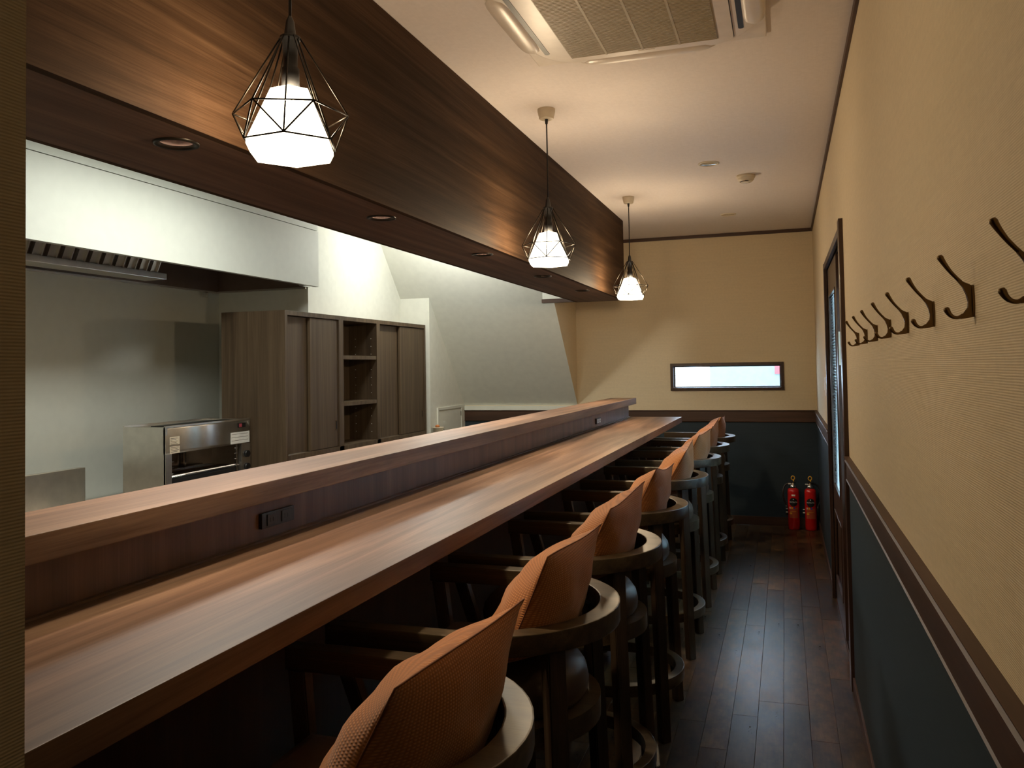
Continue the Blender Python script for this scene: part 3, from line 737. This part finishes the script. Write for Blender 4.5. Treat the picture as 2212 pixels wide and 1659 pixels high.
# ================================================================== CUSHIONS
SX_OFF = 0.118
def cushion(i, y, label):
    rn = random.Random(40+i); n = 26; Wd, Ht, T = 0.465, 0.41, 0.090
    rx, ry, rz = math.radians(rn.uniform(-2.5, 2.5)), math.radians(28+rn.uniform(-2, 2)), math.radians(rn.uniform(-4, 4))
    RM = Matrix.Rotation(rz, 3, 'Z') @ Matrix.Rotation(ry, 3, 'Y') @ Matrix.Rotation(rx, 3, 'X')
    ph = [rn.uniform(0, 6.28) for _ in range(8)]
    def P(u, v, side):
        # u across (room direction), v up; corners run out to ears, edges pulled in
        ex = 1-0.10*(1-v*v)**1.3*abs(u)**2; ez = 1-0.09*(1-u*u)**1.3*abs(v)**2
        Y = u*Wd/2*ex; Z = v*Ht/2*ez
        d = max(0.0, (1-abs(u)**2.6)*(1-abs(v)**2.4))**0.74
        X = side*(T if side < 0 else T*0.90)*d*(1.0-0.15*v)
        # slack creases near the seams
        X += 0.005*math.sin(9*u+ph[0])*math.sin(7*v+ph[1])*d*side + 0.002*math.sin(13*v+5*u+ph[2])*d
        X += 0.008*math.sin(1.6*u+ph[3])*(1-abs(v))
        Z += 0.010*math.sin(2.2*u+ph[4])*max(0, v)
        q = RM @ Vector((X, Y, Z)); q.z += 0.820
        # rests on the pad and against the rail: flattened where it presses on them
        if q.z < 0.775: q.z = 0.743+(max(q.z, 0.60)-0.60)*(0.032/0.175)
        lim = 0.234-SX_OFF
        if q.z < 0.87: q.x = min(q.x, lim) if q.z < 0.855 else q.x
        return q
    bm = tobm(); G = {}
    for side in (1, -1):
        for a in range(n+1):
            for c in range(n+1):
                edge = a in (0, n) or c in (0, n)
                if edge and side == -1: G[(a, c, -1)] = G[(a, c, 1)]; continue
                u = math.sin((-1+2*a/n)*PI/2*0.92)/math.sin(PI/2*0.92); v = math.sin((-1+2*c/n)*PI/2*0.92)/math.sin(PI/2*0.92)
                G[(a, c, side)] = bm.verts.new(P(u, v, side))
    for side in (1, -1):
        for a in range(n):
            for c in range(n):
                q = (G[(a, c, side)], G[(a+1, c, side)], G[(a+1, c+1, side)], G[(a, c+1, side)])
                bm.faces.new(q if side == 1 else tuple(reversed(q))).smooth = True
    o = obj('cushion', bm, m_fabric)
    tag(o, label, 'cushion', 'orange cushions on the bar stools')
    pts = []
    m = 24
    for (ua, va, ub, vb) in ((-1, -1, 1, -1), (1, -1, 1, 1), (1, 1, -1, 1), (-1, 1, -1, -1)):
        for k in range(m):
            t = k/m; pts.append(P(ua+(ub-ua)*t, va+(vb-va)*t, 0))
    obj('seam', tube(tobm(), pts, 0.0016, 6, closed=True), m_seam, o)
    o.location = (SX+SX_OFF, y+rn.uniform(-0.006, 0.006), 0.0)
    return o
CN = ('nearest orange cushion, largest in the foreground', 'second orange cushion from the camera', 'third orange cushion from the camera', 'fourth orange cushion from the camera',
      'fifth orange cushion from the camera', 'third orange cushion counted from the rear wall', 'second orange cushion counted from the rear wall', 'farthest orange cushion, on the stool by the counter end')
for i, (y, l) in enumerate(zip(SY, CN)): cushion(i, y, l)

# ================================================================== EXTINGUISHERS
def extinguisher(x, y, label, sticker):
    t = thing('fire_extinguisher', label, 'fire extinguisher', (x, y, 0), (0, 0, math.radians(4)), 'red fire extinguishers at the rear wall')
    R = 0.047
    obj('cylinder', lathe(tobm(), [(0, 0.0), (0.040, 0.0), (0.0455, 0.004), (0.0455, 0.02), (R, 0.026), (R, 0.318), (0.044, 0.334), (0.034, 0.345), (0.019, 0.350), (0.0, 0.350)], 40), m_red, t)
    obj('neck', lathe(tobm(), [(0.024, 0.340), (0.028, 0.350), (0.028, 0.368), (0.020, 0.374), (0.015, 0.392), (0, 0.392)], 24), m_chrome, t)
    bm = tobm(); box(bm, -0.040, -0.008, 0.378, -0.005, 0.008, 0.386, 0.002); obj('carry_handle', bm, m_whitep, t)
    bm = tobm(); box(bm, -0.022, -0.008, 0.392, 0.022, 0.008, 0.402, 0.002)
    obj('lever', bm, m_black, t)
    bm = tobm(); tube(bm, [(0.014*math.cos(a), -0.004, 0.432+0.016*math.sin(a)) for a in [2*PI*k/20 for k in range(20)]], 0.0042, 8, closed=True)
    tube(bm, [(0.003, -0.004, 0.417), (0.006, -0.003, 0.400)], 0.005, 8); obj('safety_pin_ring', bm, m_yellow, t)
    P = catmull([(0.006, 0.0, 0.382), (-0.030, 0.012, 0.386), (-0.068, 0.010, 0.362), (-0.084, 0.0, 0.310), (-0.078, -0.004, 0.250), (-0.062, -0.006, 0.205)])
    if sticker == 'B': P = [Vector((-p.x, p.y, p.z)) for p in P]
    h = obj('hose', tube(tobm(), P, 0.0085, 10), m_black, t)
    sgn = 1 if sticker == 'B' else -1
    bm = tobm(); tube(bm, [(sgn*0.060, -0.007, 0.210), (sgn*0.056, -0.008, 0.180), (sgn*0.056, -0.008, 0.120)], [0.0065, 0.009, 0.011], 12); obj('nozzle', bm, m_black, h)
    bm = tobm(); box(bm, -0.064, -0.018, 0.170, -0.048, -0.004, 0.176, 0.001); box(bm, -0.064, -0.018, 0.140, -0.048, -0.004, 0.150, 0.001); obj('clip', bm, m_whitep, t)
    # printed label wrapped on the cylinder; (u,z) -> point
    def wrap(u, z, r=R+0.0004): a = -PI/2+math.radians(-6)+u/R; return (r*math.cos(a), r*math.sin(a), z)
    def patch(name, u0, u1, z0, z1, mat, lift=0.0004, oval=False):
        bm = tobm()
        if oval:
            uc, zc, ru, rz = (u0+u1)/2, (z0+z1)/2, (u1-u0)/2, (z1-z0)/2
            c = bm.verts.new(wrap(uc, zc, R+lift)); prev = None
            for q in (0.2, 0.4, 0.6, 0.8, 1.0):
                ring = [bm.verts.new(wrap(uc+ru*q*math.cos(2*PI*k/28), zc+rz*q*math.sin(2*PI*k/28), R+lift)) for k in range(28)]
                for k in range(28):
                    if prev is None: bm.faces.new((c, ring[k], ring[(k+1) % 28]))
                    else: bm.faces.new((prev[k], ring[k], ring[(k+1) % 28], prev[(k+1) % 28]))
                prev = ring
        else:
            n = max(2, int((u1-u0)/0.006)); q = [(bm.verts.new(wrap(u0+(u1-u0)*k/n, z0, R+lift)), bm.verts.new(wrap(u0+(u1-u0)*k/n, z1, R+lift))) for k in range(n+1)]
            for A, B in zip(q[:-1], q[1:]): bm.faces.new((A[0], B[0], B[1], A[1]))
        return obj(name, bm, mat, t)
    patch('label_disc', -0.034, 0.034, 0.196, 0.270, m_black, 0.0007, oval=True)
    vs, fs = text_verts('HATSUTA', 0.0145); bm = tobm()
    V = [bm.verts.new(wrap(a*1.0, 0.233+b_*1.15, R+0.0013)) for a, b_, c_ in vs]
    for f in fs:
        try: bm.faces.new([V[i] for i in f])
        except ValueError: pass
    obj('lettering', bm, m_whitep, t)
    patch('emblem', -0.004, 0.004, 0.253, 0.261, m_whitep, 0.0013, oval=True)
    patch('instruction_panel', -0.036, 0.040, 0.100, 0.186, m_panel, 0.0003)
    patch('class_mark_white', -0.034, -0.025, 0.176, 0.194, m_whitep, 0.0008, oval=True)
    patch('class_mark_yellow', -0.020, -0.006, 0.176, 0.194, m_yellow, 0.0008, oval=True)
    patch('class_mark_blue', 0.000, 0.014, 0.176, 0.194, m_blueprint, 0.0008, oval=True)
    patch('yellow_notice', -0.034, -0.012, 0.132, 0.146, m_yellow, 0.0008)
    patch('notice_line', -0.030, 0.022, 0.152, 0.155, m_yellow, 0.0008)
    if sticker == 'A':
        patch('white_sticker', -0.014, 0.016, 0.284, 0.297, m_whitep, 0.0006)
    return t
extinguisher(0.040, 7.47, 'left red fire extinguisher at the rear wall, white sticker near its top', 'A')
extinguisher(0.176, 7.46, 'right red fire extinguisher in the room corner, hose on its right', 'B')

# ================================================================== KITCHEN
# hood: hanging board, steel interior, baffle filters, grease trough
XH = -3.12; ZH = 2.0
hd = thing('range_hood', 'white boarded range hood with steel inside over the cooking alcove', 'range hood', (XH, 2.9, ZH))
def pw_(name, dims, mat, bev=0.0, par=hd, root=hd):
    o = bx(name, dims, mat, None, None, bev)
    o.parent = par; o.matrix_parent_inverse = (Matrix.Translation(-Vector(root.location)) if par is root else Matrix.Identity(4))
    if par is not root: o.matrix_parent_inverse = Matrix.Translation(-Vector(root.location)) if par.type == 'EMPTY' else Matrix.Identity(4)
    return o
pw_('front_board', (XH-0.02, 0.55, ZH, XH, 5.14, 2.392), m_kwhite, 0.001)
pw_('front_board', (XH-0.03, 0.55, 2.398, XH-0.006, 5.14, H-0.013), m_kwhite, 0.001)
pw_('end_board', (XU+0.002, 5.14-0.02, ZH+0.012, XH-0.02, 5.14, H-0.013), m_kwhite)
pw_('end_board', (XU+0.002, 5.14, ZH+0.012, XU+0.02, 5.238, H-0.013), m_kwhite)
pw_('rim', (XH-0.030, 0.55, ZH-0.001, XH-0.021, 5.14, ZH+0.015), m_steel)
# steel inner shell open below
pw_('steel_lining', (XH-0.028, 0.56, ZH+0.015, XH-0.024, 5.118, ZH+0.50), m_lining)
pw_('steel_lining', (XK+0.001, 0.56, ZH+0.0, XK+0.006, 5.225, ZH+0.50), m_lining)
pw_('steel_lining', (XK+0.006, 5.222, ZH+0.012, XU-0.002, 5.228, ZH+0.50), m_lining)
pw_('steel_lining', (XK+0.006, 0.56, ZH+0.495, XH-0.028, 5.118, ZH+0.50), m_lining)
pw_('drip_edge', (XK+0.006, 0.56, ZH-0.004, XK+0.022, 5.22, ZH+0.008), m_steel)
pw_('drip_edge', (XK+0.022, 5.205, ZH+0.0, XU-0.002, 5.22, ZH+0.012), m_steel)
pw_('drain_tap', (XK+0.02, 5.03, ZH-0.045, XK+0.05, 5.06, ZH-0.004), m_chrome, 0.006)
# filter bank: sloping row of baffles above a trough
FX = -3.72
pw_('grease_trough', (FX-0.14, 1.2, ZH-0.004, FX+0.03, 4.28, ZH+0.034), m_steel, 0.003)
for i in range(30):
    y = 4.20-i*0.094
    if y < 1.3: break
    bm = tobm()
    # one baffle: a folded channel standing in the sloping bank
    bmesh.ops.create_cube(bm, size=1)
    bm.clear()
    box(bm, -0.004, 0, 0, 0.004, 0.060, 0.25); box(bm, -0.004, -0.002, 0, 0.018, 0.004, 0.25); box(bm, -0.004, 0.056, 0, 0.018, 0.062, 0.25)
    bmesh.ops.rotate(bm, cent=(0, 0, 0), matrix=Matrix.Rotation(math.radians(24), 3, 'Y'), verts=bm.verts)
    bmesh.ops.translate(bm, vec=(FX+0.010, y-0.06, ZH+0.036), verts=bm.verts)
    o = obj('baffle', bm, m_steel); o.parent = hd; o.matrix_parent_inverse = Matrix.Translation(-Vector(hd.location))

# tall cabinet with sliding doors and an open middle bay
CXF = -3.01; CY0, CY1 = 4.55, 6.72; CZ = 1.796; CB = 0.20
cb = thing('tall_cabinet', 'tall smoked oak cabinet with sliding doors and open middle shelves', 'cabinet', (CXF, CY0, 0))
Ti = Matrix.Translation(-Vector(cb.location))
def cp(name, dims, mat=m_cab, bev=0.001, par=None):
    o = bx(name, dims, mat, None, None, bev)
    o.parent = par or cb
    o.matrix_parent_inverse = Ti if par is None else Matrix.Identity(4)
    return o
DB = XU+0.004                        # back of the shallow bays
cp('side_panel', (-3.49, CY0, 0, CXF, CY0+0.028, CZ))
cp('top_panel', (-3.49, CY0+0.028, CZ-0.030, CXF, 5.236, CZ)); cp('top_panel', (DB, 5.236, CZ-0.030, CXF, CY1, CZ))
cp('side_panel', (DB, CY1-0.028, 0, CXF, CY1, CZ-0.030))
cp('divider', (DB, 5.222, CB, CXF, 5.284, CZ-0.030)); cp('divider', (DB, 5.797, CB, CXF, 5.851, CZ-0.030))
cp('plinth', (-3.25, CY0+0.028, 0, CXF-0.02, CY1-0.028, CB))
cp('bottom_panel', (DB, CY0+0.028, 0.835, CXF, CY1-0.028, 0.868))
cp('back_panel', (DB, 5.284, 0.868, DB+0.012, 5.797, CZ-0.030))
cp('back_panel', (-3.49, CY0+0.028, 0, -3.478, 5.222, CZ-0.03))
for z in (1.500, 1.163): cp('shelf', (DB+0.012, 5.286, z-0.014, CXF-0.004, 5.795, z+0.014))
bm = tobm()
for yy in (5.285, 5.796):
    for xx in (CXF-0.05, DB+0.07):
        for z in [0.93+0.06*k for k in range(13)]:
            if abs(z-1.5) < 0.03 or abs(z-1.163) < 0.03: continue
            sgn = 1 if yy < 5.5 else -1
            box(bm, xx-0.0025, yy-0.001 if sgn < 0 else yy-0.0005, z-0.0025, xx+0.0025, yy+0.0006 if sgn < 0 else yy+0.001, z+0.0025)
o = obj('shelf_pin_holes', bm, m_whitep); o.parent = cb; o.matrix_parent_inverse = Ti; o['kind'] = 'stuff'
def doorp(y0, y1, x, handle=None):
    d = cp('sliding_door', (x-0.020, y0, 0.872, x, y1, CZ-0.034))
    if handle:
        f = bx('finger_pull', (x-0.001, handle-0.010, 0.985, x+0.0015, handle+0.010, 1.055), m_bronze, d, bev=0.0007)
        bx('pull_recess', (x+0.0014, handle-0.005, 0.993, x+0.0019, handle+0.005, 1.047), m_black, d)
    return d
doorp(CY0+0.03, 4.90, CXF-0.036); doorp(4.858, 5.220, CXF-0.010, 5.192)
doorp(5.853, 6.25, CXF-0.036); doorp(6.225, 6.690, CXF-0.010, 6.655)
cp('lower_track', (CXF-0.045, CY0+0.03, 0.867, CXF-0.034, 5.22, 0.8715), m_chrome, 0); cp('lower_track', (CXF-0.045, 5.853, 0.867, CXF-0.034, 6.69, 0.8715), m_chrome, 0)
# lower doors (mostly hidden behind the bar)
cp('lower_door', (CXF-0.02, CY0+0.03, CB+0.004, CXF, 5.22, 0.831)); cp('lower_door', (CXF-0.02, 5.853, CB+0.004, CXF, 6.69, 0.831)); cp('lower_door', (CXF-0.02, 5.286, CB+0.004, CXF, 5.795, 0.831))

# steel work table in the alcove carrying the broiler; range beside it
wt = thing('steel_work_table', 'low steel work table in the kitchen alcove under the broiler', 'table', (-3.8, 4.2, 0))
Tw = Matrix.Translation(-Vector(wt.location))
def kp(par, T, name, dims, mat, bev=0.0):
    o = bx(name, dims, mat, None, None, bev); o.parent = par; o.matrix_parent_inverse = T; return o
kp(wt, Tw, 'table_top', (XK+0.01, 3.70, 0.61, -3.20, 4.54, 0.652), m_steel, 0.002)
for x in (XK+0.04, -3.24):
    for y in (3.74, 4.50): 
        kp(wt, Tw, 'leg', (x-0.018, y-0.018, 0, x+0.018, y+0.018, 0.61), m_steel)
kp(wt, Tw, 'lower_shelf', (XK+0.03, 3.73, 0.15, -3.23, 4.51, 0.17), m_steel)

rg = thing('gas_range', 'steel gas range with upright back guard at the left edge', 'stove', (-3.7, 3.2, 0))
Tr = Matrix.Translation(-Vector(rg.location))
kp(rg, Tr, 'back_guard', (-3.945, 2.55, 0.60, -3.90, 3.845, 0.864), m_steel, 0.002)
kp(rg, Tr, 'body', (-3.945, 2.55, 0.08, -3.35, 3.845, 0.60), m_steel, 0.004)
for x in (-3.90, -3.40):
    for y in (2.6, 3.80): kp(rg, Tr, 'foot', (x-0.02, y-0.02, -0.0752, x+0.02, y+0.02, 0.08), m_black)
for y in (2.9, 3.4):
    o = obj('burner', lathe(tobm(), [(0, 0.625), (0.05, 0.625), (0.06, 0.615), (0.06, 0.60), (0.0, 0.60)], 24, (-3.62, y, 0)), m_black); o.parent = rg; o.matrix_parent_inverse = Tr

# salamander broiler
GX0, GX1, GY0, GY1, GZ0, GZ1 = -4.0, -3.67, 4.24, 5.10, 0.56, 1.075
sb = thing('salamander_broiler', 'stainless steel overhead broiler with open front and wire rack', 'broiler', (GX0, GY0, GZ0))
Tg = Matrix.Translation(-Vector(sb.location))
def gp(name, dims, mat=m_steel, bev=0.0): return kp(sb, Tg, name, dims, mat, bev)
gp('side_panel', (GX0, GY0, GZ0, GX1, GY0+0.018, GZ1-0.006), m_steel, 0.002)
gp('side_panel', (GX0, GY1-0.018, GZ0, GX1, GY1, GZ1-0.006), m_steel, 0.002)
gp('rear_panel', (GX0, GY0+0.018, GZ0, GX0+0.012, GY1-0.018, GZ1-0.02), m_steeld)
gp('base_tray', (GX0+0.012, GY0+0.018, GZ0, GX1-0.004, GY1-0.018, GZ0+0.03), m_steeld)
gp('top_plate', (GX0, GY0+0.018, GZ1-0.025, GX1-0.20, GY1-0.018, GZ1-0.012), m_steel)
gp('top_vent', (GX0+0.13, GY0+0.10, GZ1-0.020, GX1-0.01, GY1-0.05, GZ1-0.006), m_black)
gp('top_rim', (GX0, GY0, GZ1-0.010, GX0+0.012, GY1, GZ1+0.002), m_steel); gp('top_rim', (GX1-0.012, GY0, GZ1-0.012, GX1, GY1, GZ1), m_steel, 0.001)
# curved front hood panel: bulges a little so it catches a curved highlight
bm = tobm(); n = 10; fz0, fz1 = 0.900, GZ1-0.004; rows = []
for i in range(n+1):
    t = i/n; z = fz0+(fz1-fz0)*t; x = GX1+0.002-0.006*(t**3)
    rows.append([bm.verts.new((x, y, z)) for y in (GY0, GY1)])
for A, B in zip(rows[:-1], rows[1:]): bm.faces.new((A[0], A[1], B[1], B[0])).smooth = True
back = [bm.verts.new((GX1-0.016, y, z)) for (y, z) in ((GY0, fz0), (GY1, fz0), (GY1, fz1), (GY0, fz1))]
bm.faces.new((rows[0][0], back[0], back[1], rows[0][1])); bm.faces.new((rows[-1][1], back[2], back[3], rows[-1][0])); bm.faces.new((back[3], back[2], back[1], back[0]))
bm.faces.new([r[0] for r in rows]+[back[3], back[0]]); bm.faces.new([r[1] for r in reversed(rows)]+[back[1], back[2]])
fr = obj('front_panel', bm, m_steel); fr.parent = sb; fr.matrix_parent_inverse = Tg
gp('front_post', (GX1-0.014, GY0+0.0, GZ0, GX1+0.001, GY0+0.055, 0.900), m_steel, 0.001)
ctl = gp('control_panel', (GX1-0.03, GY1-0.10, GZ0, GX1+0.001, GY1, 0.900), m_steel, 0.001)
gp('inner_post', (GX1-0.025, GY1-0.135, GZ0, GX1-0.018, GY1-0.125, 0.905), m_chrome)
gp('inner_post', (GX0+0.03, 4.76, GZ0+0.03, GX0+0.042, 4.775, 0.95), m_chrome)
for z in (0.825, 0.735):
    bm = tobm(); tube(bm, [(GX1+0.001, GY1-0.05, z), (GX1+0.020, GY1-0.05, z)], 0.024, 24)
    k_ = obj('control_knob', bm, m_black); k_.parent = sb; k_.matrix_parent_inverse = Tg
# brand badge and stickers, flat
gp('badge', (GX1+0.0005, GY1-0.135, 1.015, GX1+0.0025, GY1-0.055, 1.045), m_black)
gp('badge_red', (GX1+0.0026, GY1-0.130, 1.018, GX1+0.003, GY1-0.098, 1.042), m_pinkred)
gp('notice_sticker', (GX1+0.0025, GY1-0.225, 0.905, GX1+0.003, GY1-0.012, 0.985), m_whitep)
gp('notice_sticker', (GX1+0.0025, GY0+0.035, 0.955, GX1+0.003, GY0+0.125, 1.005), m_beige)
gp('notice_sticker', (GX1+0.0025, GY0+0.035, 0.90, GX1+0.003, GY0+0.125, 0.945), m_beige)
bm = tobm()
for k in range(5): box(bm, GX1+0.0031, GY0+0.042, 0.994-0.009*k, GX1+0.0034, GY0+0.105-0.01*(k % 2), 0.996-0.009*k)
for k in range(4): box(bm, GX1+0.0031, GY0+0.042, 0.937-0.009*k, GX1+0.0034, GY0+0.115-0.012*(k % 2), 0.939-0.009*k)
for k in range(3): box(bm, GX1+0.0031, GY1-0.215, 0.970-0.022*k, GX1+0.0034, GY1-0.03, 0.972-0.022*k)
o = obj('sticker_print', bm, m_steeld); o.parent = sb; o.matrix_parent_inverse = Tg; o['kind'] = 'stuff'
# wire rack with drip pan
bm = tobm()
for k in range(44):
    y = GY0+0.06+k*0.0165; tube(bm, [(GX0+0.03, y, 0.752), (GX1-0.015, y, 0.752)], 0.0018, 6)
o = obj('rack_wires', bm, m_steeld); o.parent = sb; o.matrix_parent_inverse = Tg; o['kind'] = 'stuff'
bm = tobm(); tube(bm, [(GX1-0.014, GY0+0.05, 0.752), (GX1-0.014, GY1-0.13, 0.752)], 0.004, 8); o = obj('rack_rail', bm, m_chrome); o.parent = sb; o.matrix_parent_inverse = Tg
gp('drip_pan', (GX0+0.03, GY0+0.06, 0.70, GX1-0.02, GY1-0.14, 0.735), m_black, 0.003)
for z in (0.845, 0.808, 0.770):
    bm = tobm(); tube(bm, [(GX1-0.01, GY0+0.055, z), (GX1-0.01, GY0+0.085, z+0.003)], 0.0025, 8)
    tube(bm, [(GX1-0.01, GY1-0.135, z+0.03), (GX1-0.01, GY1-0.165, z+0.03)], 0.0022, 8)
    o = obj('rack_peg', bm, m_chrome); o.parent = sb; o.matrix_parent_inverse = Tg

sb.scale = (0.89,)*3; sb.location = Vector((0, 0, 1.4)) + (Vector((GX0, GY0, GZ0))-Vector((0, 0, 1.4)))*0.89
rg.scale = (0.949,)*3; rg.location = Vector((0, 0, 1.4)) + (Vector((-3.7, 3.2, 0))-Vector((0, 0, 1.4)))*0.949
# little storage hatch in the store wall
hatch = thing('storage_hatch', 'small white hatch door low in the wall beyond the cabinet', 'hatch', (XB, 6.92, 0.0))
Th = Matrix.Translation(-Vector(hatch.location))
bm = tobm(); 
for d in ((XB, 6.905, 0.55, XB+0.012, 6.93, 1.056), (XB, 7.475, 0.55, XB+0.012, 7.50, 1.056), (XB, 6.93, 1.032, XB+0.012, 7.475, 1.056), (XB, 6.93, 0.55, XB+0.012, 7.475, 0.575)): box(bm, *d, bev=0.001)
o = obj('hatch_frame', bm, m_kpaper); o.parent = hatch; o.matrix_parent_inverse = Th
kp(hatch, Th, 'hatch_door', (XB+0.001, 6.938, 0.58, XB+0.007, 7.468, 1.024), m_kpaper, 0.001)
kp(hatch, Th, 'hinge', (XB+0.007, 7.452, 0.955, XB+0.013, 7.464, 1.0), m_chrome)

# white counter block with a canister
ct = thing('white_side_counter', 'white side counter beyond the cabinet, mostly behind the bar', 'counter', (-2.8, 6.9, 0))
Tc = Matrix.Translation(-Vector(ct.location))
kp(ct, Tc, 'carcass', (XB+0.004, 6.735, 0, -2.68, 6.89, 0.80), m_kwhite); kp(ct, Tc, 'counter_top', (XB+0.004, 6.73, 0.80, -2.66, 6.895, 0.822), m_kwhite, 0.003)
cn = thing('canister', 'small cream canister with rim beside the tall cabinet', 'canister', (-2.93, 6.79, 0.822))
obj('body', lathe(tobm(), [(0, 0), (0.040, 0), (0.044, 0.06), (0.046, 0.062), (0.052, 0.064), (0.052, 0.070), (0.046, 0.071), (0.046, 0.066), (0, 0.064)], 32), m_beige, cn)
obj('handle', tube(tobm(), catmull([(0.02, 0.043, 0.05), (0.03, 0.060, 0.045), (0.03, 0.060, 0.02), (0.02, 0.042, 0.012)]), 0.004, 8), m_steeld, cn)
tag(obj('orange_lump', lathe(tobm(), [(0, 0), (0.018, 0.003), (0.022, 0.013), (0.014, 0.024), (0, 0.027)], 20, (-2.935, 6.785, 0.887)), m_orange), 'small orange lump resting on the cream canister', 'food')

# ceiling tubes in the kitchen
for i, (x, y, sx, sy, l) in enumerate(((-2.55, 5.95, 0.07, 0.28, 'kitchen ceiling tube lamp near the stair slope'), (-2.45, 3.3, 0.16, 0.66, 'kitchen ceiling tube lamp in front of the hood'))):
    t = thing('ceiling_tube_lamp', l, 'lamp', (x, y, H-0.013), group='tube lamps on the kitchen ceiling')
    bx('housing', (-sx, -sy, -0.06, sx, sy, 0), m_whitep, t, bev=0.004)
    bx('diffuser', (-sx*0.85, -sy*0.97, -0.085, sx*0.85, sy*0.97, -0.06), m_lit, t, bev=0.004)
